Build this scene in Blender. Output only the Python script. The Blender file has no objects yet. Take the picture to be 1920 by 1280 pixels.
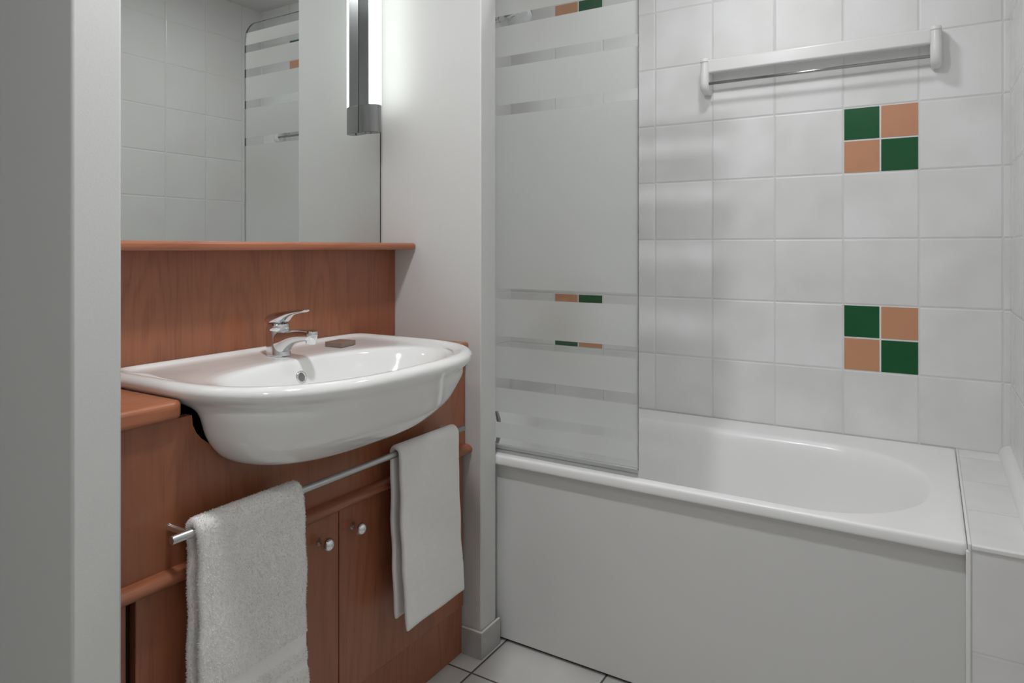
import bpy, bmesh, math, random
from mathutils import Vector, Matrix
import numpy as np
random.seed(4); rng = np.random.default_rng(4)
S = bpy.context.scene
COL = S.collection
PI = math.pi

# ------------------------------------------------------------------ camera
CAM_Z = 1.0903
cam_d = bpy.data.cameras.new('camera'); cam = bpy.data.objects.new('camera', cam_d); COL.objects.link(cam)
cam.location = (0, 0, CAM_Z); cam.rotation_euler = (PI/2, 0, 0.548461)
cam_d.sensor_width = 36; cam_d.lens = 36*1283.15/1920; cam_d.shift_y = -(640-464.2)/1920
cam_d.clip_start = 0.02
S.camera = cam
# ------------------------------------------------------------------ world / exposure
w = bpy.data.worlds.new('world'); S.world = w; w.use_nodes = True
w.node_tree.nodes['Background'].inputs[0].default_value = (0.8, 0.8, 0.82, 1)
w.node_tree.nodes['Background'].inputs[1].default_value = 0.3
S.view_settings.view_transform = 'Standard'; S.view_settings.look = 'None'
S.view_settings.gamma = 1; S.view_settings.use_curve_mapping = False
S.view_settings.exposure = 0.07
S.cycles.max_bounces = 14; S.cycles.diffuse_bounces = 8; S.cycles.glossy_bounces = 6
S.cycles.transparent_max_bounces = 16
S.cycles.sample_clamp_indirect = 6
CEIL_LIGHT = 275.0        # main ceiling lamp diffuser, also base for the two added fills
TUBE_LIGHT = 4.0        # vanity tube
# ------------------------------------------------------------------ layout numbers
XM = -1.370              # mirror face
XW = -1.376              # vanity wall
XB = -1.424              # bath end wall
XR = 0.188               # right wall
YB = 2.3224              # back wall
YF, YF2 = 1.509, 1.582   # partition
XE = -1.019              # partition / near wall end
YN0, YN1 = 0.493, 0.5625 # near wall
ZC = 2.295
GX, GZ = -0.8275, CAM_Z + 0.4266   # tile grid origin on back wall

# ------------------------------------------------------------------ materials
def new_mat(name):
    m = bpy.data.materials.new(name); m.use_nodes = True
    nt = m.node_tree
    return m, nt, nt.nodes['Principled BSDF']
def srgb(r, g, b):
    f = lambda c: (c/255/12.92 if c/255 <= .04045 else ((c/255+.055)/1.055)**2.4)
    return (f(r), f(g), f(b), 1)
def N(nt, t, **k):
    n = nt.nodes.new(t)
    for a, b in k.items(): setattr(n, a, b)
    return n
def math_n(nt, op, a, b=None, c=None):
    n = N(nt, 'ShaderNodeMath', operation=op)
    for i, v in enumerate((a, b, c)):
        if v is None: continue
        if isinstance(v, (int, float)): n.inputs[i].default_value = v
        else: nt.links.new(v, n.inputs[i])
    return n.outputs[0]
def mixc(nt, fac, a, b):
    n = N(nt, 'ShaderNodeMix', data_type='RGBA')
    for s, v in ((n.inputs[0], fac), (n.inputs[6], a), (n.inputs[7], b)):
        if isinstance(v, (int, float)): s.default_value = v
        elif isinstance(v, tuple): s.default_value = v
        else: nt.links.new(v, s)
    return n.outputs[2]
def simple(name, col, rough=.5, metal=0, coat=0, noise=0, nscale=6, spec=.5, bump=0, bscale=200):
    m, nt, p = new_mat(name)
    p.inputs['Base Color'].default_value = col; p.inputs['Roughness'].default_value = rough
    p.inputs['Metallic'].default_value = metal; p.inputs['Coat Weight'].default_value = coat
    p.inputs['Specular IOR Level'].default_value = spec
    g = N(nt, 'ShaderNodeNewGeometry')
    if noise:
        n = N(nt, 'ShaderNodeTexNoise'); n.inputs['Scale'].default_value = nscale; n.inputs['Detail'].default_value = 3
        nt.links.new(g.outputs['Position'], n.inputs['Vector'])
        d = tuple(c*(1-noise) for c in col[:3])+(1,)
        nt.links.new(mixc(nt, n.outputs['Fac'], d, col), p.inputs['Base Color'])
    if bump:
        n = N(nt, 'ShaderNodeTexNoise'); n.inputs['Scale'].default_value = bscale; n.inputs['Detail'].default_value = 2
        nt.links.new(g.outputs['Position'], n.inputs['Vector'])
        b = N(nt, 'ShaderNodeBump'); b.inputs['Strength'].default_value = bump; b.inputs['Distance'].default_value = .001
        nt.links.new(n.outputs['Fac'], b.inputs['Height']); nt.links.new(b.outputs[0], p.inputs['Normal'])
    return m
def tile_mat(name, ax_u, u0, v0, pu, pv, grout_w, base, base2, grout, rough=.36, ax_v=2, bumpy=.8, grout_depth=.0012):
    """glazed tiles on a world-space grid; ax_u, ax_v = axis indices"""
    m, nt, p = new_mat(name)
    g = N(nt, 'ShaderNodeNewGeometry'); sp = N(nt, 'ShaderNodeSeparateXYZ'); nt.links.new(g.outputs['Position'], sp.inputs[0])
    def cell(ax, o, pitch):
        t = math_n(nt, 'DIVIDE', math_n(nt, 'SUBTRACT', sp.outputs[ax], o), pitch)
        fl = math_n(nt, 'FLOOR', t); fr = math_n(nt, 'SUBTRACT', t, fl)
        e = math_n(nt, 'MULTIPLY', math_n(nt, 'MINIMUM', fr, math_n(nt, 'SUBTRACT', 1, fr)), pitch)
        return fl, e
    fu, eu = cell(ax_u, u0, pu); fv, ev = cell(ax_v, v0, pv)
    e = math_n(nt, 'MINIMUM', eu, ev)
    mr = N(nt, 'ShaderNodeMapRange', interpolation_type='SMOOTHSTEP'); mr.inputs['From Min'].default_value = grout_w*.35; mr.inputs['From Max'].default_value = grout_w*.62
    nt.links.new(e, mr.inputs['Value'])
    cx = N(nt, 'ShaderNodeCombineXYZ'); nt.links.new(fu, cx.inputs[0]); nt.links.new(fv, cx.inputs[1])
    wn = N(nt, 'ShaderNodeTexWhiteNoise', noise_dimensions='3D'); nt.links.new(cx.outputs[0], wn.inputs['Vector'])
    n1 = N(nt, 'ShaderNodeTexNoise'); n1.inputs['Scale'].default_value = 5.5; n1.inputs['Detail'].default_value = 2
    va = N(nt, 'ShaderNodeVectorMath', operation='MULTIPLY_ADD'); nt.links.new(wn.outputs['Color'], va.inputs[0]); va.inputs[1].default_value = (7, 7, 7)
    nt.links.new(g.outputs['Position'], va.inputs[2]); nt.links.new(va.outputs[0], n1.inputs['Vector'])
    f = math_n(nt, 'ADD', math_n(nt, 'MULTIPLY', wn.outputs['Value'], .40), math_n(nt, 'MULTIPLY_ADD', n1.outputs['Fac'], 2.2, -.85)); f = math_n(nt, 'MINIMUM', math_n(nt, 'MAXIMUM', f, 0), 1)
    tc = mixc(nt, f, base, base2)
    nt.links.new(mixc(nt, mr.outputs[0], grout, tc), p.inputs['Base Color'])
    r = math_n(nt, 'SUBTRACT', .7, math_n(nt, 'MULTIPLY', mr.outputs[0], .7-rough)); nt.links.new(r, p.inputs['Roughness'])
    # relief: pillow edge of each tile + slow waviness of the glaze
    mr2 = N(nt, 'ShaderNodeMapRange', interpolation_type='SMOOTHSTEP'); mr2.inputs['From Min'].default_value = grout_w*.3; mr2.inputs['From Max'].default_value = grout_w*1.6
    nt.links.new(e, mr2.inputs['Value'])
    n2 = N(nt, 'ShaderNodeTexNoise'); n2.inputs['Scale'].default_value = 9; n2.inputs['Detail'].default_value = 1
    nt.links.new(va.outputs[0], n2.inputs['Vector'])
    h = math_n(nt, 'ADD', math_n(nt, 'MULTIPLY', mr2.outputs[0], grout_depth), math_n(nt, 'MULTIPLY', n2.outputs['Fac'], .0022*bumpy))
    b = N(nt, 'ShaderNodeBump'); b.inputs['Strength'].default_value = 1; b.inputs['Distance'].default_value = 1
    nt.links.new(h, b.inputs['Height']); nt.links.new(b.outputs[0], p.inputs['Normal'])
    return m
def wood_mat(name, axis, c1, c2, c3, rough=.34, coat=.25, seed=0):
    m, nt, p = new_mat(name)
    g = N(nt, 'ShaderNodeNewGeometry')
    mp = N(nt, 'ShaderNodeMapping'); nt.links.new(g.outputs['Position'], mp.inputs['Vector'])
    sc = [9, 9, 9]; sc[axis] = 1.0
    mp.inputs['Scale'].default_value = sc; mp.inputs['Location'].default_value = (seed, seed*1.7, seed*.3)
    n = N(nt, 'ShaderNodeTexNoise'); n.inputs['Scale'].default_value = 1; n.inputs['Detail'].default_value = 3; n.inputs['Distortion'].default_value = .6
    nt.links.new(mp.outputs[0], n.inputs['Vector'])
    # cathedral rings: contour lines of the stretched noise
    rg = math_n(nt, 'SINE', math_n(nt, 'MULTIPLY', n.outputs['Fac'], 62))
    rg = math_n(nt, 'POWER', math_n(nt, 'MULTIPLY_ADD', rg, .5, .5), 3)
    mp2 = N(nt, 'ShaderNodeMapping'); nt.links.new(g.outputs['Position'], mp2.inputs['Vector'])
    s2 = [240, 240, 240]; s2[axis] = 9; mp2.inputs['Scale'].default_value = s2
    n2 = N(nt, 'ShaderNodeTexNoise'); n2.inputs['Scale'].default_value = 1; n2.inputs['Detail'].default_value = 2
    nt.links.new(mp2.outputs[0], n2.inputs['Vector'])
    mp3 = N(nt, 'ShaderNodeMapping'); nt.links.new(g.outputs['Position'], mp3.inputs['Vector'])
    s3 = [7, 7, 7]; s3[axis] = .5; mp3.inputs['Scale'].default_value = s3
    n3 = N(nt, 'ShaderNodeTexNoise'); n3.inputs['Scale'].default_value = 1; n3.inputs['Detail'].default_value = 1
    nt.links.new(mp3.outputs[0], n3.inputs['Vector'])
    c = mixc(nt, math_n(nt, 'MULTIPLY_ADD', n3.outputs['Fac'], 1.6, -.3), c1, c2)
    c = mixc(nt, math_n(nt, 'MULTIPLY', rg, math_n(nt, 'MULTIPLY', n2.outputs['Fac'], .55)), c, c3)
    c = mixc(nt, math_n(nt, 'MULTIPLY', math_n(nt, 'POWER', n2.outputs['Fac'], 2), .5), c, c3)
    nt.links.new(c, p.inputs['Base Color'])
    p.inputs['Roughness'].default_value = rough; p.inputs['Coat Weight'].default_value = coat; p.inputs['Coat Roughness'].default_value = .25
    return m
def emit(name, col, strength):
    m = bpy.data.materials.new(name); m.use_nodes = True; nt = m.node_tree; nt.nodes.clear()
    e = N(nt, 'ShaderNodeEmission'); e.inputs[0].default_value = col; e.inputs[1].default_value = strength
    o = N(nt, 'ShaderNodeOutputMaterial'); nt.links.new(e.outputs[0], o.inputs[0]); return m
def schlick(nt):
    g = N(nt, 'ShaderNodeNewGeometry'); d = N(nt, 'ShaderNodeVectorMath', operation='DOT_PRODUCT')
    nt.links.new(g.outputs['Incoming'], d.inputs[0]); nt.links.new(g.outputs['Normal'], d.inputs[1])
    a = math_n(nt, 'SUBTRACT', 1, math_n(nt, 'ABSOLUTE', d.outputs['Value']))
    return math_n(nt, 'MULTIPLY_ADD', math_n(nt, 'POWER', a, 5), .96, .04)
def glass_mats():
    # clear glass: thin, slightly green, reflecting by Fresnel
    m = bpy.data.materials.new('clear_glass'); m.use_nodes = True; nt = m.node_tree; nt.nodes.clear()
    o = N(nt, 'ShaderNodeOutputMaterial')
    t = N(nt, 'ShaderNodeBsdfTransparent'); t.inputs[0].default_value = (.975, .985, .978, 1)
    gl = N(nt, 'ShaderNodeBsdfGlossy'); gl.inputs['Roughness'].default_value = .01
    fr = schlick(nt)
    mx = N(nt, 'ShaderNodeMixShader'); nt.links.new(fr, mx.inputs[0]); nt.links.new(t.outputs[0], mx.inputs[1]); nt.links.new(gl.outputs[0], mx.inputs[2])
    nt.links.new(mx.outputs[0], o.inputs[0])
    # etched face with clear stripes
    m2 = bpy.data.materials.new('etched_striped_glass'); m2.use_nodes = True; nt = m2.node_tree; nt.nodes.clear()
    o = N(nt, 'ShaderNodeOutputMaterial')
    g = N(nt, 'ShaderNodeNewGeometry'); sp = N(nt, 'ShaderNodeSeparateXYZ'); nt.links.new(g.outputs['Position'], sp.inputs[0])
    z = sp.outputs[2]; acc = None
    for a, b in ((.530,.560),(.604,.633),(.700,.728),(.815,.844),(.948,.977),(1.458,1.487),(1.592,1.621),(1.705,1.735),(1.795,1.822),(1.866,2.0)):
        inn = math_n(nt, 'MULTIPLY', math_n(nt, 'GREATER_THAN', z, a), math_n(nt, 'LESS_THAN', z, b))
        acc = inn if acc is None else math_n(nt, 'ADD', acc, inn)
    t = N(nt, 'ShaderNodeBsdfTransparent'); t.inputs[0].default_value = (.985, .992, .988, 1)
    gl = N(nt, 'ShaderNodeBsdfGlossy'); gl.inputs['Roughness'].default_value = .01
    fr = schlick(nt)
    cl = N(nt, 'ShaderNodeMixShader'); nt.links.new(fr, cl.inputs[0]); nt.links.new(t.outputs[0], cl.inputs[1]); nt.links.new(gl.outputs[0], cl.inputs[2])
    df = N(nt, 'ShaderNodeBsdfDiffuse'); df.inputs[0].default_value = (.70, .725, .70, 1)
    tl = N(nt, 'ShaderNodeBsdfTranslucent'); tl.inputs[0].default_value = (.975, .985, .975, 1)
    m1 = N(nt, 'ShaderNodeMixShader'); m1.inputs[0].default_value = .92; nt.links.new(df.outputs[0], m1.inputs[1]); nt.links.new(tl.outputs[0], m1.inputs[2])
    rf = N(nt, 'ShaderNodeBsdfRefraction', distribution='GGX'); rf.inputs[0].default_value = (.97, .98, .972, 1); rf.inputs['Roughness'].default_value = .65; rf.inputs['IOR'].default_value = 1.3
    m3 = N(nt, 'ShaderNodeMixShader'); m3.inputs[0].default_value = .48; nt.links.new(m1.outputs[0], m3.inputs[1]); nt.links.new(rf.outputs[0], m3.inputs[2]); m1 = m3
    g2 = N(nt, 'ShaderNodeBsdfGlossy'); g2.inputs['Roughness'].default_value = .12
    fs = N(nt, 'ShaderNodeMixShader'); nt.links.new(fr, fs.inputs[0]); nt.links.new(m1.outputs[0], fs.inputs[1]); nt.links.new(g2.outputs[0], fs.inputs[2])
    mx = N(nt, 'ShaderNodeMixShader'); nt.links.new(acc, mx.inputs[0]); nt.links.new(fs.outputs[0], mx.inputs[1]); nt.links.new(cl.outputs[0], mx.inputs[2])
    nt.links.new(mx.outputs[0], o.inputs[0])
    return m, m2

TW, TW2, GR = srgb(234,234,234), srgb(219,218,216), srgb(220,220,218)
M = dict(
    tile_back = tile_mat('wall_tiles_back', 0, GX, GZ, .2, .2, .0032, TW, TW2, GR),
    tile_side = tile_mat('wall_tiles_side', 1, 1.611, GZ, .2, .2, .0032, srgb(222,222,220), TW2, GR, rough=.14),
    tile_ledge = tile_mat('ledge_tiles', 1, 1.585, .311-.24, .22, .24, .004, TW, TW2, GR, ax_v=2),
    tile_floor = tile_mat('floor_tiles', 0, -1.004, 1.4435, .3, .3, .0055, srgb(208,207,204), srgb(186,185,182), srgb(84,82,80), rough=.3, ax_v=1, bumpy=.2),
    green = simple('green_glaze', srgb(18,92,50), .18, noise=.25, nscale=14),
    peach = simple('peach_glaze', srgb(206,150,116), .2, noise=.12, nscale=12),
    paint = simple('wall_paint', srgb(204,204,202), .55, noise=.02, nscale=2, bump=.15, bscale=350),
    paint2 = simple('ceiling_paint', srgb(215,215,213), .7, noise=.02, nscale=2),
    skirt = simple('skirting_tile', srgb(176,175,172), .25, noise=.08, nscale=9),
    sealant = simple('white_sealant', srgb(232,232,230), .35),
    enamel = simple('white_enamel', srgb(240,240,239), .3, coat=.12, noise=.01, nscale=3),
    porcelain = simple('porcelain', srgb(229,229,227), .1, coat=.6, noise=.01, nscale=3),
    panel = simple('bath_panel_white', srgb(212,212,210), .38, noise=.02, nscale=2),
    plastic = simple('white_plastic', srgb(228,228,226), .25, noise=.01),
    chrome = simple('chrome', (.78,.79,.80,1), .06, metal=1, noise=.05, nscale=4),
    rodm = simple('dull_chrome', (.42,.42,.425,1), .22, metal=1, noise=.05, nscale=30),
    holegrey = simple('overflow_grey', srgb(112,112,108), .6, noise=.2, nscale=80),
    gedge = simple('glass_edge', srgb(92,100,96), .25),
    lampsteel = simple('lamp_steel', (.30,.305,.305,1), .24, metal=1, noise=.06, nscale=30),
    satin = simple('satin_steel', (.55,.56,.56,1), .3, metal=1, noise=.08, nscale=30),
    mirror = simple('mirror_silver', (.69,.71,.695,1), .0, metal=1),
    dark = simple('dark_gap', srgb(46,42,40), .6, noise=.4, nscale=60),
    black = simple('inside_shade_black', srgb(20,16,14), .9),  # shade of the cabinet hollow and post gap put into the colour
    soap = simple('soap_wrapper', srgb(142,118,108), .45, noise=.3, nscale=90),
    towel = simple('white_terry', srgb(232,231,229), .95, noise=.06, nscale=60, spec=.1, bump=.8, bscale=420),
    seal = simple('clear_rubber_seal', srgb(170,172,170), .3),
    hose = simple('hose_metal', (.35,.35,.35,1), .3, metal=1, noise=.4, nscale=300),
    tube = emit('tube_light', (.95, 1.0, .96, 1), TUBE_LIGHT),
    diff = emit('lamp_diffuser', (.965, .975, 1, 1), CEIL_LIGHT),
    fill_bath = emit('added_fill_bath', (.965, .975, 1, 1), CEIL_LIGHT*.30),  # glow of the fill added over the bath
    fill_entrance = emit('added_fill_entrance', (.965, .975, 1, 1), CEIL_LIGHT*.36),  # glow of the fill added by the entrance
)
W1, W2, W3 = srgb(143,86,59), srgb(164,102,70), srgb(108,62,41)
M['wood_z'] = wood_mat('cherry_vertical_grain', 2, W1, W2, W3)
M['wood_z2'] = wood_mat('cherry_vertical_grain_doors', 2, W1, W2, W3, seed=3.1)
M['wood_m'] = wood_mat('cherry_moulding', 1, W1, W2, W3, seed=5.3)
M['wood_y'] = wood_mat('cherry_long_grain_lit', 1, srgb(160,97,66), srgb(178,110,76), srgb(128,72,48), seed=1.3)  # same cherry brightened: lit look of shelf and counter put into the colour
M['clear'], M['etched'] = glass_mats()
def pile_mat():
    m = bpy.data.materials.new('terry_pile'); m.use_nodes = True; nt = m.node_tree; nt.nodes.clear()
    o = N(nt, 'ShaderNodeOutputMaterial'); d = N(nt, 'ShaderNodeBsdfDiffuse'); t = N(nt, 'ShaderNodeBsdfTranslucent'); mx = N(nt, 'ShaderNodeMixShader')
    n = N(nt, 'ShaderNodeTexNoise'); n.inputs['Scale'].default_value = 70; g = N(nt, 'ShaderNodeNewGeometry'); nt.links.new(g.outputs['Position'], n.inputs['Vector'])
    c = mixc(nt, n.outputs['Fac'], srgb(242,241,239), srgb(234,233,230))
    nt.links.new(c, d.inputs[0]); nt.links.new(c, t.inputs[0]); mx.inputs[0].default_value = .45
    nt.links.new(d.outputs[0], mx.inputs[1]); nt.links.new(t.outputs[0], mx.inputs[2]); nt.links.new(mx.outputs[0], o.inputs[0]); return m
M['pile'] = pile_mat()

# ------------------------------------------------------------------ object helpers
def tagp(o, label=None, cat=None, group=None, kind=None):
    if label: o['label'] = label
    if cat: o['category'] = cat
    if group: o['group'] = group
    if kind: o['kind'] = kind
    return o
def thing(name, label, cat, loc, group=None):
    o = bpy.data.objects.new(name, None); COL.objects.link(o); o.location = loc; o.empty_display_size = .05
    return tagp(o, label, cat, group)
def wloc(o):
    v = Vector(o.location)
    while o.parent: o = o.parent; v += Vector(o.location)
    return v
def mesh_obj(name, bm, mats, parent=None, smooth=False, bevel=0, seg=3, sub=0, auto=None):
    """bm in world coordinates"""
    bmesh.ops.recalc_face_normals(bm, faces=bm.faces[:]) if not getattr(bm, 'keep', False) else None
    me = bpy.data.meshes.new(name)
    vs = [v.co.copy() for v in bm.verts]
    if parent: org = wloc(parent)
    else:
        xs = [v.x for v in vs]; ys = [v.y for v in vs]; zs = [v.z for v in vs]
        org = Vector(((min(xs)+max(xs))/2, (min(ys)+max(ys))/2, min(zs)))
    # give every part its own origin at its centre
    c = sum(vs, Vector())/len(vs) if parent else org
    bmesh.ops.translate(bm, verts=bm.verts[:], vec=-c)
    bm.to_mesh(me); bm.free()
    o = bpy.data.objects.new(name, me); COL.objects.link(o)
    if parent: o.parent = parent; o.location = c - org
    else: o.location = c
    for m in (mats if isinstance(mats, (list, tuple)) else [mats]): me.materials.append(M[m] if isinstance(m, str) else m)
    if bevel:
        b = o.modifiers.new('bevel', 'BEVEL'); b.width = bevel; b.segments = seg; b.limit_method = 'ANGLE'; b.angle_limit = math.radians(40); b.harden_normals = False
    if sub:
        s = o.modifiers.new('sub', 'SUBSURF'); s.levels = sub; s.render_levels = sub
    if smooth or bevel or sub:
        for p in me.polygons: p.use_smooth = True
        if auto or (bevel and not sub):
            me.set_sharp_from_angle(angle=math.radians(auto or 50))
    return o
def box(bm, x0, x1, y0, y1, z0, z1):
    v = [bm.verts.new(c) for c in ((x0,y0,z0),(x1,y0,z0),(x1,y1,z0),(x0,y1,z0),(x0,y0,z1),(x1,y0,z1),(x1,y1,z1),(x0,y1,z1))]
    fs = []
    for f in ((3,2,1,0),(4,5,6,7),(0,1,5,4),(1,2,6,5),(2,3,7,6),(3,0,4,7)): fs.append(bm.faces.new([v[i] for i in f]))
    return fs
def B(*boxes):
    bm = bmesh.new()
    for b in boxes: box(bm, *b)
    return bm
def prism(pts, axis, a, b):
    """polygon pts (2D) extruded along axis from a to b"""
    bm = bmesh.new()
    def mk(p, t):
        c = list(p); c.insert(axis, t); return bm.verts.new(c)
    lo = [mk(p, a) for p in pts]; hi = [mk(p, b) for p in pts]
    bm.faces.new(lo); bm.faces.new(hi[::-1])
    n = len(pts)
    for i in range(n): bm.faces.new((lo[i], hi[i], hi[(i+1) % n], lo[(i+1) % n]))
    return bm
def rings(bm, R, cap0=True, cap1=True, closed=False):
    V = [[bm.verts.new(p) for p in r] for r in R]
    n = len(V[0]); k = len(V)
    for i in range(k if closed else k-1):
        a, b = V[i], V[(i+1) % k]
        for j in range(n): bm.faces.new((a[j], a[(j+1) % n], b[(j+1) % n], b[j]))
    if not closed:
        if cap0: bm.faces.new(V[0][::-1])
        if cap1: bm.faces.new(V[-1])
    return V
def lathe(prof, origin, axis=(0,0,1), n=32):
    """prof: list of (radius, height along axis)"""
    bm = bmesh.new(); q = Vector((0,0,1)).rotation_difference(Vector(axis).normalized()); o = Vector(origin)
    R = [[o + q @ Vector((max(r,1e-5)*math.cos(2*PI*j/n), max(r,1e-5)*math.sin(2*PI*j/n), h)) for j in range(n)] for r, h in prof]
    rings(bm, R); return bm
def tube(pts, r, n=12, bm=None):
    bm = bm or bmesh.new(); pts = [Vector(p) for p in pts]; R = []; prev = None
    for i, p in enumerate(pts):
        t = (pts[min(i+1, len(pts)-1)] - pts[max(i-1, 0)]).normalized()
        if prev is None:
            a = Vector((0,0,1)) if abs(t.z) < .9 else Vector((1,0,0))
            u = t.cross(a).normalized()
        else: u = (prev - t*prev.dot(t)).normalized()
        prev = u; v = t.cross(u)
        rr = r[i] if isinstance(r, (list, tuple)) else r
        R.append([p + rr*(math.cos(2*PI*j/n)*u + math.sin(2*PI*j/n)*v) for j in range(n)])
    rings(bm, R); return bm
def bez(p0, p1, p2, p3, n=16):
    p0, p1, p2, p3 = map(Vector, (p0, p1, p2, p3)); out = []
    for i in range(n+1):
        t = i/n; out.append(p0*(1-t)**3 + 3*p1*t*(1-t)**2 + 3*p2*t*t*(1-t) + p3*t**3)
    return out

# ================================================================== SETTING
def struct(name, bm, mats, label=None, **k):
    o = mesh_obj(name, bm, mats, **k); o['kind'] = 'structure'
    if label: o['label'] = label
    return o
struct('floor', B((-2.0, XR+.12, -1.12, YB+.1, -.1, 0)), 'tile_floor')
struct('ceiling', B((-2.0, XR+.12, -1.12, YB+.1, ZC, ZC+.1)), 'paint2')
wb = struct('wall_back', B((XB-.1, XR+.12, YB, YB+.1, 0, ZC)), 'tile_back')
struct('wall_right', B((XR, XR+.12, -1.0, YB, 0, ZC)), 'tile_side')
struct('wall_bath_end', B((XB-.1, XB, YF2, YB, 0, ZC)), 'tile_side')
struct('wall_left', B((XW-.1, XW, YN1, YF, 0, ZC)), 'paint')
struct('wall_partition', B((XB-.1, XE, YF, YF2, 0, ZC)), 'paint', bevel=.003, seg=2)
struct('wall_near', B((-1.9, XE, YN0, YN1, 0, ZC)), 'paint', bevel=.004, seg=2)
struct('wall_hall', B((-2.0, -1.9, -1.0, YN1, 0, ZC)), 'paint')
struct('wall_front', B((-2.0, XR+.12, -1.12, -1.0, 0, ZC)), 'paint')
# partition skirting: two tiled faces and the sealant line on top
sk = struct('baseboard_partition', B((-1.078, -1.011, 1.501, YF, 0, .068), (XE, -1.011, YF, 1.5935, 0, .068)), 'skirt', bevel=.0015, seg=2)
cap = prism([(-1.078,1.5015),(-1.0115,1.5015),(-1.0115,1.593),(XE+.001,1.593),(XE+.001,YF-.001),(-1.078,YF-.001)], 2, .068, .0725)
mesh_obj('sealant_line', cap, 'sealant', sk, bevel=.002, seg=2)['label'] = 'white sealant line along the top of the skirting'
# accent tiles set in the back wall
def accent(i, k, flip):
    h = .0022
    for a in (0, 1):
        for b in (0, 1):
            x0 = GX+.2*i+.1*a; z1 = GZ-.2*k-.1*b
            g = (a+b) % 2 == (1 if flip else 0)
            o = mesh_obj('accent_tile', B((x0+h+.0005, x0+.1-h, YB-.0012, YB+.004, z1-.1+h, z1-h-.0005)), 'green' if g else 'peach', wb, bevel=.0006, seg=1)
            o['label'] = 'dark green accent tile' if g else 'peach accent tile'
accent(3, 0, False); accent(3, 3, False); accent(3, -3, True); accent(-2, 3, True); accent(-2, -3, False)
# tiled ledge between bath and right wall
led = struct('trim_ledge', B((.064, XR, 1.588, YB, 0, .517)), 'tile_ledge')
mesh_obj('edge_trim', B((.068, XR, 1.5835, 1.5935, .5085, .5195)), 'sealant', led, bevel=.003)['label'] = 'white plastic edge strip along the ledge front'
mesh_obj('corner_bead', B((.0592, .067, 1.5835, 1.6185, .0, .5055)), 'sealant', led, bevel=.002)['label'] = 'white vertical sealant bead'
mesh_obj('sealant_joint', B((.0622, .068, 1.5838, YB, .505, .5205)), 'sealant', led, bevel=.002, seg=2)['label'] = 'white sealant joint between bathtub and ledge'
qr = [(XR, .517)] + [(XR-.027*math.cos(a), .517+.028*math.sin(a)) for a in [0, .25, .5, .8, 1.1, 1.35, PI/2]]
struct('trim_1', prism([(p[0], p[1]) for p in qr], 1, 1.5836, YB-.001), 'sealant', smooth=True, auto=60,
       label='white quarter round strip between ledge and right wall')

# ================================================================== BATHTUB
tub = thing('bathtub', 'white enamelled bathtub along the tiled back wall', 'bathtub', (-.68, 1.95, 0))
def superpt(cx, cy, ax, ay, n, th):
    c, s = math.cos(th), math.sin(th)
    return (cx + ax*math.copysign(abs(c)**(2/n), c), cy + ay*math.copysign(abs(s)**(2/n), s))
def rrect(x0, x1, y0, y1, rl, rr, n=112):
    """rounded rectangle; left corners radius rl, right corners (rx,ry); n points, evenly by arc on fixed counts"""
    q = n//8; pts = []
    def arc(cx, cy, rx, ry, a0):
        for i in range(q): a = a0 + PI/2*i/q; pts.append((cx+rx*math.cos(a), cy+ry*math.sin(a)))
    def line(a, b):
        for i in range(q): pts.append((a[0]+(b[0]-a[0])*i/q, a[1]+(b[1]-a[1])*i/q))
    rx, ry = rr; lx, ly = rl
    arc(x1-rx, y1-ry, rx, ry, 0); line((x1-rx, y1), (x0+lx, y1))
    arc(x0+lx, y1-ly, lx, ly, PI/2); line((x0, y1-ly), (x0, y0+ly))
    arc(x0+lx, y0+ly, lx, ly, PI); line((x0+lx, y0), (x1-rx, y0))
    arc(x1-rx, y0+ry, rx, ry, 1.5*PI); line((x1, y0+ry), (x1, y1-ry))
    return pts
RT = .519
x0, x1, y0, y1 = XB+.002, .062, 1.585, YB-.002
def tr(xa, xb, ya, yb, rl, rr, z): return [(p[0], p[1], z) for p in rrect(xa, xb, ya, yb, rl, rr)]
R = []
e = .012
R.append(tr(x0+.012, x1-.012, y0+.012, y1-.012, (e,e), (e,e), RT-.026))
R.append(tr(x0+.002, x1-.002, y0+.002, y1-.002, (e,e), (e,e), RT-.026))
R.append(tr(x0, x1, y0, y1, (e,e), (e,e), RT-.023))
R.append(tr(x0, x1, y0, y1, (e,e), (e,e), RT-.0055))
R.append(tr(x0+.003, x1-.003, y0+.003, y1-.003, (e,e), (e,e), RT-.001))
R.append(tr(x0+.008, x1-.008, y0+.008, y1-.008, (e,e), (e,e), RT))
R.append(tr(x0+.013, x1-.013, y0+.013, y1-.013, (e,e), (e,e), RT))
ix0, ix1, iy0, iy1 = XB+.075, -.003, 1.624, 2.186
def inn(d, z, dl=0, dr=0, dy=0):
    hy = (iy1-iy0)/2 - d - dy; return tr(ix0+d+dl, ix1-d-dr, iy0+d+dy, iy1-d-dy, (.12, .16), (.25, hy*.93), z)
R.append(inn(-.014, RT)); R.append(inn(-.008, RT-.0005)); R.append(inn(-.002, RT-.003)); R.append(inn(.006, RT-.012))
R.append(inn(.016, RT-.04, .004, .008)); R.append(inn(.024, RT-.11, .01, .035, .003)); R.append(inn(.034, RT-.19, .015, .085, .006))
R.append(inn(.046, RT-.27, .02, .14, .01)); R.append(inn(.062, RT-.34, .03, .20, .016)); R.append(inn(.085, RT-.375, .04, .24, .022)); R.append(inn(.125, RT-.388, .06, .30, .03))
bm = bmesh.new(); V = rings(bm, R, cap0=False, cap1=True)
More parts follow.
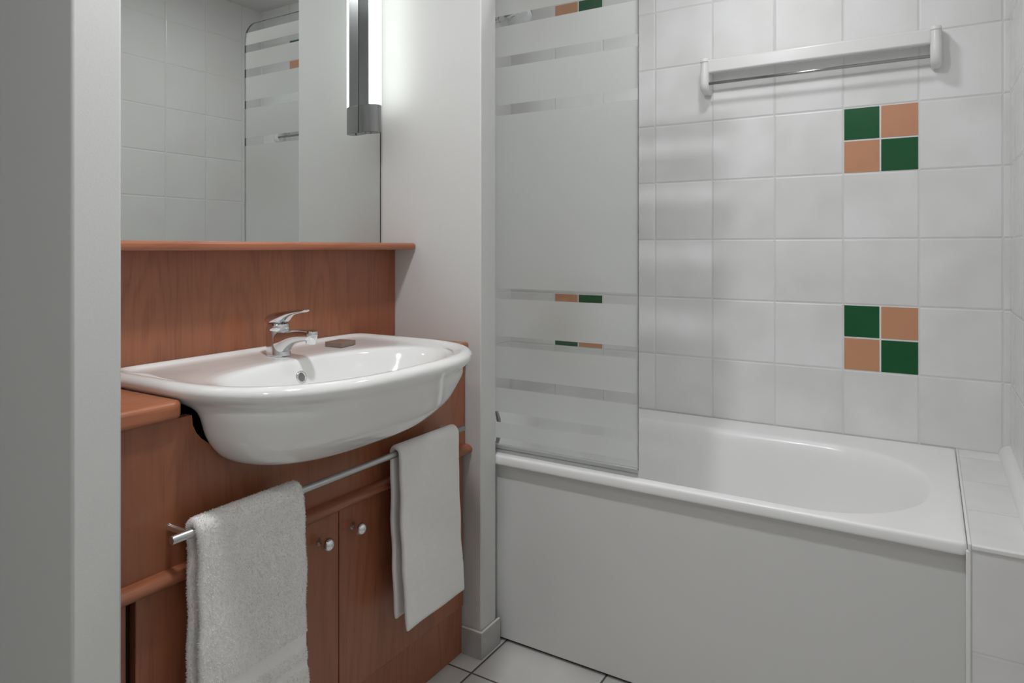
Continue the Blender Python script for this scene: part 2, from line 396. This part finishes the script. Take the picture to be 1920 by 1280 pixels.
# underside so the shell has thickness
L0 = V[0]; low = [bm.verts.new((-.68+(v.co.x+.68)*.93, 1.965+(v.co.y-1.953)*.87, RT-.04)) for v in L0]
low2 = [bm.verts.new((v.co.x, v.co.y, .10)) for v in low]
for j in range(len(L0)): bm.faces.new((L0[(j+1) % len(L0)], L0[j], low[j], low[(j+1) % len(L0)]))
for j in range(len(L0)): bm.faces.new((low[(j+1) % len(L0)], low[j], low2[j], low2[(j+1) % len(L0)]))
bm.faces.new(low2)
mesh_obj('tub_shell', bm, 'enamel', tub, smooth=True, sub=1)
mesh_obj('drain', lathe([(0,0),(.032,0),(.034,.002),(.028,.004),(.02,.002),(0,.002)], (-1.15, 1.905, RT-.389)), 'chrome', tub, smooth=True)['label'] = 'chrome drain'
mesh_obj('front_panel', B((-1.41, .0595, 1.607, 1.617, .009, .4935)), 'panel', tub, bevel=.0015, seg=2)['label'] = 'flat matt white bath front panel'
mesh_obj('panel_gap_shade', B((-1.41, .05, 1.618, 1.64, .0, .05)), 'dark', tub)['label'] = 'added dark strip for the shade under the bath panel'  # dark strip added to give the floor gap its shade

# ================================================================== GLASS SCREEN
scr = thing('shower_screen', 'frosted glass bath screen with clear stripes standing on the bathtub rim', 'shower screen', (-1.02, 1.615, RT))
YG0, YG1 = 1.612, 1.618; GXR, GZ0, GZ1 = -.619, .5385, 1.897
pts = [(XB+.02, GZ0), (GXR, GZ0), (GXR, GZ1-.055)] + [(GXR-.055+.055*math.cos(a), GZ1-.055+.055*math.sin(a)) for a in [PI/2*i/10 for i in range(1, 11)]] + [(XB+.02, GZ1)]
bm = prism(pts, 1, YG0, YG1)
bm.normal_update()
for f in bm.faces:
    cy_ = f.calc_center_median().y; f.material_index = 1 if abs(cy_-YG0) < 1e-4 else (0 if abs(cy_-YG1) < 1e-4 else 2)
mesh_obj('glass_pane', bm, ['clear', 'etched', 'gedge'], scr)['label'] = 'frosted pane with clear horizontal stripes and one rounded top corner'
mesh_obj('bottom_seal', B((XB+.02, GXR, 1.6095, 1.6205, .5305, .5415), (XB+.02, GXR, 1.612, 1.618, .5195, .5305)), 'seal', scr, bevel=.0015, seg=2)['label'] = 'translucent rubber seal strip'
mesh_obj('wall_profile', B((XB, XB+.022, 1.606, 1.624, .5195, 1.90)), 'satin', scr, bevel=.002)['label'] = 'metal wall channel'

# ================================================================== SHOWER
sh = thing('hand_shower', 'chrome hand shower on the bath end wall, seen through the glass', 'shower head', (XB, 1.95, 1.84))
mesh_obj('wall_holder', lathe([(0,0),(.024,0),(.026,.006),(.024,.012),(.014,.018),(.013,.05),(.016,.055),(.016,.075),(0,.08)], (XB, 1.93, 1.785), (1,0,.15)), 'chrome', sh, smooth=True, auto=50)
mesh_obj('handle', tube(bez((XB+.055,1.93,1.70),(XB+.07,1.93,1.80),(XB+.12,1.93,1.85),(XB+.20,1.93,1.862), 14), [.011+.006*i/14 for i in range(15)], 16), 'chrome', sh, smooth=True)
mesh_obj('spray_head', lathe([(0,.0),(.050,.0),(.056,.006),(.058,.014),(.052,.028),(.034,.040),(.012,.046),(0,.046)], (XB+.262, 1.93, 1.835), (-.32,0,1), 36), 'chrome', sh, smooth=True, auto=60)
hose_pts = bez((XB+.055,1.93,1.70),(XB+.06,1.93,1.0),(XB+.10,1.90,.30),(-1.232,1.90,.42), 40) + bez((-1.232,1.90,.42),(-1.15,1.90,.56),(XB+.08,1.95,.62),(XB+.012,1.98,.70), 24)[1:]
rr = [(.0075 if i % 2 else .0062) for i in range(len(hose_pts))]
mesh_obj('hose', tube(hose_pts, rr, 10), 'hose', sh, smooth=True)['label'] = 'ribbed metal shower hose'
mesh_obj('mixer_outlet', lathe([(0,0),(.022,0),(.024,.005),(.016,.01),(.012,.02),(0,.022)], (XB, 1.98, .70), (1,0,0)), 'chrome', sh, smooth=True)

# ================================================================== TOWEL RACK on back wall
rk = thing('towel_rack', 'white wall rack with wide bar and thin chrome rod on the tiled wall', 'towel rack', (-.31, YB, 1.66))
def bracket(xc):
    hw = .0145
    # side profile in (Y,Z), rounded front bottom; swept with rounded nose in plan
    bm = bmesh.new(); R = []
    levels = [(1.604,.026,.62),(1.6065,.038,.80),(1.611,.048,.92),(1.618,.055,.98),(1.632,.058,1),(1.652,.0585,1),(1.664,.058,.99),(1.672,.056,.95),(1.690,.0555,.94),(1.7055,.0555,.94),(1.7065,.058,1),(1.713,.058,1),(1.7175,.054,.92)]
    for z, dpt, s in levels:
        w_ = hw*s; ring = [(xc-w_, YB, z)]
        for i in range(13):
            a = PI*i/12; ring.append((xc-w_*math.cos(a), YB-dpt+w_*.9*(1-math.sin(a)), z))
        ring.append((xc+w_, YB, z)); R.append(ring)
    rings(bm, R); return bm
mesh_obj('bracket', bracket(-.640), 'plastic', rk, smooth=True, auto=45)
mesh_obj('bracket', bracket(.014), 'plastic', rk, smooth=True, auto=45)
mesh_obj('bar', B((-.630, .004, YB-.051, YB-.026, 1.668, 1.712)), 'plastic', rk, bevel=.006, seg=4)['label'] = 'wide white bar'
mesh_obj('rod', tube([(-.645,YB-.044,1.634),(.015,YB-.044,1.634)], .0048, 16), 'rodm', rk, smooth=True)['label'] = 'thin chrome rod'

# ================================================================== MIRROR, LAMP, SHELF
mi = thing('wall_mirror', 'large frameless wall mirror above the wooden shelf', 'mirror', (XM, 1.03, 1.104))
mesh_obj('mirror_glass', B((XM-.005, XM, YN1+.001, 1.5035, 1.1045, 2.10)), 'mirror', mi)
sm = B((XM-.0055, XM-.001, 1.5037, YF-.0005, 1.1045, 2.10))
mesh_obj('edge_gap_shade', sm, 'dark', mi)['label'] = 'dark strip for the shaded gap and worn edge of the mirror'  # dark colour stands for shade in the gap, plus the degraded silvering
lamp = thing('vanity_light', 'vertical fluorescent tube light with brushed steel body fixed on the mirror', 'wall light', (XM, 1.43, 1.41))
LZ0, LZ1, LT = 1.413, 2.05, 1.490
yc, xc, rt = 1.437, XM+.0425, .0172
def spine(z0, z1): return B((XM+.0005, XM+.037, 1.4155, 1.4225, z0, z1), (XM+.0005, XM+.012, 1.4225, 1.437, z0, z1))
mesh_obj('spine', spine(LZ0+.002, LZ1), 'lampsteel', lamp, bevel=.0012, seg=2)['label'] = 'brushed steel back channel'
prof = [(XM+.0008, 1.4143), (XM+.0372, 1.4143)] + [(xc+rt*math.cos(a), yc+rt*math.sin(a)) for a in [-1.35+i*.24 for i in range(13)]] + [(XM+.001, yc+.010)]
def capm(z0, z1): return prism(prof, 2, z0, z1)
mesh_obj('end_cap', capm(LZ0, LT), 'lampsteel', lamp, bevel=.0012, seg=2)['label'] = 'polished steel end cap'
mesh_obj('end_cap', capm(LZ1-.076, LZ1), 'lampsteel', lamp, bevel=.0012, seg=2)['label'] = 'polished steel end cap'
for dy in (.0, .012):
    mesh_obj('screw', lathe([(0,0),(.0022,0),(.0022,.001),(0,.001)], (XM+.018+dy*.9, 1.424+dy*.9, LZ0-.001)), 'dark', lamp)
mesh_obj('light_tube', lathe([(rt,0),(rt,LZ1-.076-LT)], (xc, yc, LT)), 'tube', lamp, smooth=True, auto=40)['label'] = 'glowing white tube'
shf = mesh_obj('wall_shelf', B((XM+.0005, -1.238, YN1+.001, YF-.001, 1.0845, 1.1035)), 'wood_y', bevel=.0075, seg=5)
tagp(shf, 'narrow cherry wood shelf board directly below the mirror', 'shelf')

# ================================================================== VANITY
XF = -1.068
CY = 1.025
van = thing('vanity_cabinet', 'cherry wood vanity cabinet with two doors under the wash basin', 'cabinet', (-1.22, 1.035, 0))
sp_ = mesh_obj('splash_panel', B((XW+.021, -1.317, YN1+.001, YF-.001, .838, 1.0845)), 'wood_z', van)
# body carcass (hollow): sides, bottom, back, plinth
mesh_obj('carcass', B((XW+.021, XF-.022, YN1+.001, YN1+.018, .10, .806), (XW+.021, XF-.022, YF-.018, YF-.001, .10, .806),
                      (XW+.021, XF-.022, YN1+.018, YF-.018, .112, .13), (XW+.021, XW+.033, YN1+.018, YF-.018, .13, .806)), 'black', van)
mesh_obj('side_post', B((XF-.026, XF-.006, YN1+.001, .5995, .0, .537)), 'wood_z2', van, bevel=.002)['label'] = 'narrow wooden post left of the doors'
mesh_obj('post_gap_shade', B((XF-.030, XF-.020, .5995, .612, .0, .537)), 'black', van)['label'] = 'dark strip standing in for the shade beside the left door'  # near-black strip put in for the shade of this gap
mesh_obj('plinth', B((XF-.026, XF-.009, .588, 1.503, 0, .128)), 'wood_z2', van, bevel=.001, seg=1)
# fascia with a cut-out for the basin body
pts = [(YN1+.001, .563), (YF-.004, .563), (YF-.004, .8065)]
nn = 26; cut = []
for i in range(nn+1):
    a = PI*i/nn; cy_, cz_ = math.cos(a), math.sin(a)
    cut.append((CY + .318*math.copysign(abs(cy_)**(2/2.3), cy_), .8065 - .108*abs(cz_)**(2/2.3)))
pts += cut + [(YN1+.001, .8065)]
# strips of quads: left block, columns under the curve, right block
bm = bmesh.new()
left = [(YN1+.001, .563, .8065), (cut[-1][0], .563, .8065)]
cols = [(YN1+.001, .8065)] + [(cut[-1][0], .8065)] + cut[::-1][1:-1] + [(cut[0][0], .8065), (YF-.004, .8065)]
for xx in (0, 1): pass
T_ = [[bm.verts.new((x, y, z)) for x, z in ((XF, .563), (XF, zt), (XF-.018, zt), (XF-.018, .563))] for y, zt in cols]
for a, b in zip(T_, T_[1:]):
    for i in range(4): bm.faces.new((a[i], a[(i+1) % 4], b[(i+1) % 4], b[i]))
bm.faces.new(T_[0]); bm.faces.new(T_[-1][::-1])
mesh_obj('fascia_panel', bm, 'wood_z', van)['label'] = 'fixed upper front panel with curved cut-out'
# half-round moulding
mp_ = [(XF, .538)] + [(XF+.022*math.sin(a)**.8, .5505-.0125*math.cos(a)) for a in [PI*i/10 for i in range(1, 10)]] + [(XF, .563)]
mp_ += [(XF-.018, .563), (XF-.018, .538)]
mesh_obj('moulding', prism([(p[0], p[1]) for p in mp_], 1, YN1+.001, YF-.001), 'wood_m', van, smooth=True, auto=50)['label'] = 'rounded wooden moulding strip'
def door(y0, y1, hand):
    d = mesh_obj('door', B((XF-.020, XF-.002, y0, y1, .131, .535)), 'wood_z2', van, bevel=.0015, seg=2)
    ky = hand
    kn = lathe([(0,0),(.0085,0),(.0085,.003),(.0055,.006),(.0050,.011),(.0085,.0135),(.0122,.018),(.0138,.024),(.0128,.030),(.0095,.0345),(.0045,.0368),(0,.0372)], (XF-.0022, ky, .4865), (1,0,0), 28)
    mesh_obj('knob', kn, 'chrome', d, smooth=True)['label'] = 'round chrome knob'
door(.612, 1.0462, .993); door(1.0488, 1.500, 1.0868)
# towel rail across the front, held by two posts
XR_, ZR_ = -1.015, .631
rail = thing('towel_rail', 'thin brushed steel towel rail across the front of the vanity cabinet', 'towel rail', (XF, 1.03, ZR_))
mesh_obj('rod', lathe([(0,0),(.0062,0),(.007,.001),(.007,.786),(.0062,.787),(0,.787)], (XR_, .637, ZR_), (0,1,0), 20), 'satin', rail, smooth=True, auto=40)
for yy in (.668, 1.398):
    mesh_obj('post', lathe([(0,0),(.0070,0),(.0070,.002),(.0058,.004),(.0055,.052),(0,.052)], (XF, yy, ZR_), (1,0,0), 18), 'chrome', rail, smooth=True, auto=40)

# countertop with notch
ct = [(XW,YN1+.001),(-1.055,YN1+.001),(-1.055,.676),(-1.066,.687),(-1.30,.687),(-1.30,1.363),(-1.066,1.363),(-1.055,1.374),(-1.055,YF-.001),(XW,YF-.001)]
bm = prism(ct, 2, .8075, .8375)
cto = mesh_obj('countertop', bm, 'wood_y', bevel=.0105, seg=4)
tagp(cto, 'cherry wood countertop with rounded edge on the vanity cabinet around the basin', 'countertop')

# ------------------------------------------------------------------ BASIN
bas = thing('wash_basin', 'white porcelain semi-recessed wash basin set in the cherry countertop', 'sink', (-1.08, CY, .838))
CX = -1.06; NA = 120
def radial(inside, rmax=.6):
    out = []
    for j in range(NA):
        a = 2*PI*j/NA; dx, dy = math.cos(a), math.sin(a); lo, hi = 0, rmax
        for _ in range(26):
            mid = (lo+hi)/2
            if inside(CX+dx*mid, dy*mid): lo = mid
            else: hi = mid
        out.append((CX+dx*lo, CY+dy*lo))
    return out
def Dshape(hw, xf, xback, xb=-1.12, n=2.7, r=.03):
    def inside(x, y):
        y = abs(y)
        if x >= xb: return (y/hw)**n + ((x-xb)/(xf-xb))**n <= 1
        if x < xback or y > hw: return False
        cx, cy = xback+r, hw-r
        if x < cx and y > cy: return (x-cx)**2+(y-cy)**2 <= r*r
        return True
    return radial(inside)
def Oshape(xback, xfront, hw, xc=None, n=2.3, nb=None):
    xc = xc if xc is not None else (xback+xfront)/2
    def inside(x, y):
        ax = (xfront-xc) if x >= xc else (xc-xback)
        m_ = n if x >= xc else (nb or n)
        return abs(y/hw)**m_ + abs((x-xc)/ax)**m_ <= 1
    return radial(inside)
def ringz(pts, z): return [(p[0], p[1], z) for p in pts]
Rg = []
# underside up to the lip
for z, hw, xf, xbk in [(.6846,.050,-1.0205,-1.12),(.690,.131,-.985,-1.16),(.6996,.219,-.943,-1.189),(.718,.266,-.928,-1.206),(.7415,.287,-.897,-1.225),(.7658,.302,-.8835,-1.234),(.790,.307,-.868,-1.243),(.808,.313,-.856,-1.245)]:
    Rg.append(ringz(Oshape(xbk, xf, hw, xc=-1.0516, n=2.65, nb=1.45), z))
Rg.append(ringz(Dshape(.321, -.8475, -1.26, n=2.6), .8215))
Rg.append(ringz(Dshape(.331, -.8405, -1.29, n=2.6), .8295))
Rg.append(ringz(Dshape(.3405, -.8345, -1.31), .8375))
Rg.append(ringz(Dshape(.3465, -.8305, -1.3165), .846))
Rg.append(ringz(Dshape(.3445, -.8325, -1.3165), .8545))
Rg.append(ringz(Dshape(.338, -.839, -1.3165), .8605))
Rg.append(ringz(Dshape(.3295, -.848, -1.3155), .8628))
Rg.append(ringz(Dshape(.320, -.857, -1.309), .8610))
Rg.append(ringz(Dshape(.311, -.866, -1.301), .8565))
Rg.append(ringz(Dshape(.302, -.873, -1.295), .8525))
# deck -> bowl
Rg.append(ringz(Oshape(-1.178, -.877, .288, xc=-1.03, n=2.5), .8505))
Rg.append(ringz(Oshape(-1.172, -.881, .282, xc=-1.03, n=2.5), .8490))
Rg.append(ringz(Oshape(-1.166, -.885, .274, xc=-1.03, n=2.4), .8445))
Rg.append(ringz(Oshape(-1.161, -.890, .264, xc=-1.03, n=2.4), .835))
Rg.append(ringz(Oshape(-1.153, -.899, .248, xc=-1.03), .812))
Rg.append(ringz(Oshape(-1.142, -.911, .225, xc=-1.03), .785))
Rg.append(ringz(Oshape(-1.124, -.930, .190, xc=-1.03, n=2.2), .758))
Rg.append(ringz(Oshape(-1.098, -.960, .135, xc=-1.03, n=2.1), .738))
Rg.append(ringz(Oshape(-1.078, -.995, .070, xc=-1.04, n=2), .728))
Rg.append(ringz(Oshape(-1.070, -1.03, .025, xc=-1.05, n=2), .7255))
bm = bmesh.new(); rings(bm, Rg)
mesh_obj('basin_body', bm, 'porcelain', bas, smooth=True, sub=1)
mesh_obj('overflow_ring', lathe([(.0088,0),(.0088,.002),(.0102,.0032),(.0125,.0028),(.0138,.0005),(.0138,-.002),(.0088,-.002)], (-1.1525, 1.018, .8125), (1,0,.3), 28), 'chrome', bas, smooth=True)['label'] = 'chrome ring of the overflow hole'
mesh_obj('overflow_hole', lathe([(0,.001),(.009,.001),(.009,-.0015),(0,-.0015)], (-1.1525, 1.018, .8125), (1,0,.3), 20), 'holegrey', bas)['label'] = 'grey overflow opening'
mesh_obj('drain', lathe([(0,.0),(.02,0),(.021,.002),(.015,.003),(0,.002)], (-1.052, CY, .7262)), 'chrome', bas, smooth=True)

# ------------------------------------------------------------------ TAP
TY = 1.027; TX = -1.232; DZ = .8522
tap = thing('basin_tap', 'chrome single lever mixer tap on the back of the wash basin', 'tap', (TX, TY, DZ))
def sect(x, zl, zh, w_, n=20, sq=2.6):
    c = (zl+zh)/2; h = (zh-zl)/2; out = []
    for j in range(n):
        a = 2*PI*j/n; cs, sn = math.cos(a), math.sin(a)
        out.append((x, TY + w_*math.copysign(abs(cs)**(2/sq), cs), c + h*math.copysign(abs(sn)**(2/sq), sn)))
    return out
bm = bmesh.new()
colr = []
for z, rx, ry, dx in [(.8505,.0285,.0245,-.002),(.853,.0288,.0247,-.002),(.857,.0284,.0243,-.003),(.870,.0272,.0238,-.005),(.890,.0262,.0236,-.007),(.905,.0256,.0236,-.008),(.912,.0245,.0228,-.008),(.9155,.020,.019,-.008)]:
    colr.append([(TX+dx+rx*math.cos(2*PI*j/28), TY+ry*math.sin(2*PI*j/28), z) for j in range(28)])
rings(bm, colr)
D = [(-.006,.856,.9120,.0215),(.008,.8535,.9105,.0222),(.018,.8555,.9095,.0212),(.025,.862,.9093,.0200),(.032,.8695,.9098,.0188),(.042,.877,.911,.0175),(.056,.883,.9128,.0163),(.074,.8872,.9135,.0153),(.090,.8895,.913,.0148),(.102,.8905,.912,.0145),(.108,.893,.910,.0125)]
rings(bm, [sect(TX+a, b, c, d) for a, b, c, d in D])
mesh_obj('tap_body', bm, 'chrome', tap, smooth=True, sub=1)
mesh_obj('cartridge', lathe([(0,0),(.019,0),(.0225,.004),(.0238,.010),(.0232,.016),(.0215,.019),(0,.021)], (TX-.005, TY, .904), (.06,0,1), 28), 'chrome', tap, smooth=True, auto=50)
mesh_obj('aerator', lathe([(0,0),(.0098,0),(.0112,.002),(.0112,.010),(.0125,.012),(.0125,.026),(.0105,.0285),(0,.0285)], (TX+.099, TY, .8845), (.14,0,1), 24), 'chrome', tap, smooth=True, auto=40)
Lv = [(-.0335,.924,.932,.010),(-.031,.920,.9385,.017),(-.022,.9185,.944,.0225),(-.006,.919,.9475,.0245),(.008,.9205,.9495,.0230),(.018,.9255,.951,.0195),(.026,.933,.952,.016),(.038,.9405,.953,.0125),(.052,.9450,.9545,.0105),(.066,.9480,.9560,.0100),(.078,.9500,.9575,.0105),(.085,.9515,.9575,.0100),(.088,.9535,.9565,.008)]
bm = bmesh.new(); rings(bm, [sect(TX+a, b, c, d, sq=2.3) for a, b, c, d in Lv])
lv = mesh_obj('lever', bm, 'chrome', tap, smooth=True, sub=1)
mesh_obj('screw_cover', lathe([(0,0),(.0028,0),(.0028,.001),(0,.0012)], (TX+.0165, TY, .9235), (1,0,-.9), 14), 'dark', tap)['label'] = 'dark screw hole'

# ------------------------------------------------------------------ SOAP
c, s = math.cos(.16), math.sin(.16)
bm = B((-.024,.024,-.0285,.0285,0,.0115)); bmesh.ops.rotate(bm, verts=bm.verts[:], cent=(0,0,0), matrix=Matrix.Rotation(.16, 3, 'Z'))
bmesh.ops.translate(bm, verts=bm.verts[:], vec=(-1.226, 1.205, .8520))
so = mesh_obj('soap_bar', bm, 'soap', bevel=.0009, seg=2)
tagp(so, 'small wrapped grey brown soap lying on the basin deck right of the tap', 'soap')

# ------------------------------------------------------------------ TOWELS
def towel(name, label, y0, y1, zf, zb, fuzz_n, fuzz_len, th=.0135, bands=(), lean=.014, seed=1, yshift=0.0):
    rg = np.random.default_rng(seed)
    yc_, hw = (y0+y1)/2, (y1-y0)/2; rc = .0070 + th/2 + .0002
    path = []   # centre line (X,Z) with outward normal
    nb = 40
    ztop = ZR_
    for i in range(nb): path.append((XR_-rc, zb+(ztop-zb)*i/nb, -1, 0))
    for i in range(17):
        a = PI - PI*i/16; path.append((XR_+rc*math.cos(a), ztop+rc*math.sin(a)*1.12, math.cos(a), math.sin(a)))
    nf = 60
    for i in range(1, nf+1): path.append((XR_+rc, ztop-(ztop-zf)*i/nf, 1, 0))
    NS = 72; P = []; NRM = []
    for k, (px, pz, nx, nz) in enumerate(path):
        drop = max(0, ztop-pz); ln = lean*(drop/.4)**1.2 if nx > 0 else lean*.55*(drop/.4)
        if k in (0, len(path)-1): t2 = th*.30
        elif k in (1, len(path)-2): t2 = th*.46
        else: t2 = th*.5
        row, nrow = [], []
        for j in range(NS):
            # stadium in (y, n)
            u = j/NS
            if u < .40: y = -hw+t2 + (2*hw-2*t2)*(u/.40); q = t2; ny, nn_ = 0, 1
            elif u < .5: a = PI/2 - PI*(u-.40)/.10; y = hw-t2+t2*math.cos(a); q = t2*math.sin(a); ny, nn_ = math.cos(a), math.sin(a)
            elif u < .90: y = hw-t2 - (2*hw-2*t2)*((u-.5)/.40); q = -t2; ny, nn_ = 0, -1
            else: a = -PI/2 - PI*(u-.90)/.10; y = -hw+t2+t2*math.cos(a); q = t2*math.sin(a); ny, nn_ = math.cos(a), math.sin(a)
            wv = .0012*math.sin(y*41+seed)*min(1, drop/.12) + .0009*math.sin(pz*37+y*23+seed*2)*min(1, drop/.1)
            bd = 0
            for b0, b1 in bands:
                if nx > 0 and b0 < pz < b1: bd = -.0014
            qq = q + (bd if nn_ > 0 else 0)
            edge_w = .0018*math.sin(pz*19+seed*1.3)+.001*math.sin(pz*61+seed) + yshift*drop
            row.append((px + ln + nx*qq + wv*abs(nx), yc_+y+edge_w, pz + nz*qq))
            nrow.append((nx*nn_, ny, nz*nn_))
        P.append(row); NRM.append(nrow)
    bm = bmesh.new(); rings(bm, P); 
    root = thing(name, label, 'towel', (XR_, yc_, ZR_+.007), 'towels on the vanity rail')
    cl = mesh_obj('cloth', bm, 'towel', root, smooth=True)
    # terry loops: short tapered fibres
    A = np.array(P); NN = np.array(NRM); K = A.shape[0]
    # area weights: sample rows/cols uniformly by length
    dr = np.linalg.norm(np.diff(A[:,0,:], axis=0), axis=1); cr = np.concatenate([[0], np.cumsum(dr)]); 
    ring = np.linalg.norm(A[K//2]-np.roll(A[K//2], -1, axis=0), axis=1); cc = np.concatenate([[0], np.cumsum(ring)])
    u = rg.random(fuzz_n)*cr[-1]; v = rg.random(fuzz_n)*cc[-1]
    ki = np.clip(np.searchsorted(cr, u)-1, 0, K-2); fu = (u-cr[ki])/dr[ki]
    ji = np.clip(np.searchsorted(cc, v)-1, 0, NS-1); fv = (v-cc[ji])/ring[ji]; j2 = (ji+1) % NS
    p = (A[ki,ji]*((1-fu)*(1-fv))[:,None] + A[ki+1,ji]*(fu*(1-fv))[:,None] + A[ki,j2]*((1-fu)*fv)[:,None] + A[ki+1,j2]*(fu*fv)[:,None])
    n_ = NN[ki,ji] + rg.normal(0, .55, (fuzz_n,3)) + np.array([0,0,-.25]); n_ /= np.linalg.norm(n_, axis=1)[:,None]
    L = fuzz_len*(.5+.8*rg.random(fuzz_n))
    keep = np.ones(fuzz_n, bool)
    for b0, b1 in bands: keep &= ~((p[:,2] > b0) & (p[:,2] < b1) & (NN[ki,ji][:,0] > .5))
    p, n_, L = p[keep], n_[keep], L[keep]; m = len(p)
    t = np.cross(n_, rg.normal(0,1,(m,3))); t /= np.linalg.norm(t, axis=1)[:,None]
    t2 = np.cross(n_, t); wd = fuzz_len*.22
    base = p - n_*fuzz_len*.15; mid = p + n_*(L*.6)[:,None] + t2*(L*.18)[:,None]; tip = p + n_*(L*.9)[:,None] + t2*(L*.55)[:,None]
    # three-point curved fibre: quad + triangle
    vv = np.empty((m,5,3)); vv[:,0] = base-t*wd; vv[:,1] = base+t*wd; vv[:,2] = mid+t*wd*.8; vv[:,3] = mid-t*wd*.8; vv[:,4] = tip
    org = np.array(root.location)
    me = bpy.data.meshes.new('terry_pile'); idx = (np.arange(m)*5)[:,None]
    faces = np.concatenate([idx+np.array([0,1,2,3])], 1).tolist() + (idx+np.array([3,2,4])).tolist()
    me.from_pydata((vv.reshape(-1,3)-org).tolist(), [], faces); me.materials.append(M['pile'])
    o = bpy.data.objects.new('terry_pile', me); COL.objects.link(o); o.parent = root; o['kind'] = 'stuff'
    return root
towel('bath_towel', 'fluffy white terry bath towel hanging over the left end of the rail', .673, .888, .215, .27, 90000, .0027, th=.0140, bands=((.352,.378),(.318,.330)), seed=3)
towel('hand_towel', 'smooth thin white towel hanging on the right end of the rail, near the partition wall', 1.160, 1.379, .243, .262, 26000, .0011, th=.0115, bands=((.318,.322),), seed=7, yshift=.02)

# ================================================================== CEILING LAMP AND TWO ADDED FILLS
def ceiling_lamp(x, y, label, r=.07, dm='diff'):
    t = thing('ceiling_light', label, 'ceiling light', (x, y, ZC))
    mesh_obj('frame', lathe([(r+.008,0),(r+.012,-.006),(r+.012,-.03),(r+.004,-.034),(r-.002,-.034),(r-.002,-.002)], (x, y, ZC-.0002)), 'plastic', t, smooth=True, auto=50)
    mesh_obj('diffuser', lathe([(0,-.046),(r*.5,-.043),(r*.85,-.037),(r-.002,-.030)], (x, y, ZC)), dm, t, smooth=True)
ceiling_lamp(-.68, .74, 'round white ceiling light above the vanity side of the room')
ceiling_lamp(-.35, -.35, 'added unseen fill light on the ceiling near the room entrance', dm='fill_entrance')  # guessed fill out of view, added to balance the brightness
ceiling_lamp(-.45, 1.78, 'added unseen fill light on the ceiling above the bathtub', dm='fill_bath')  # guessed fill out of view, added to brighten tub and tiles
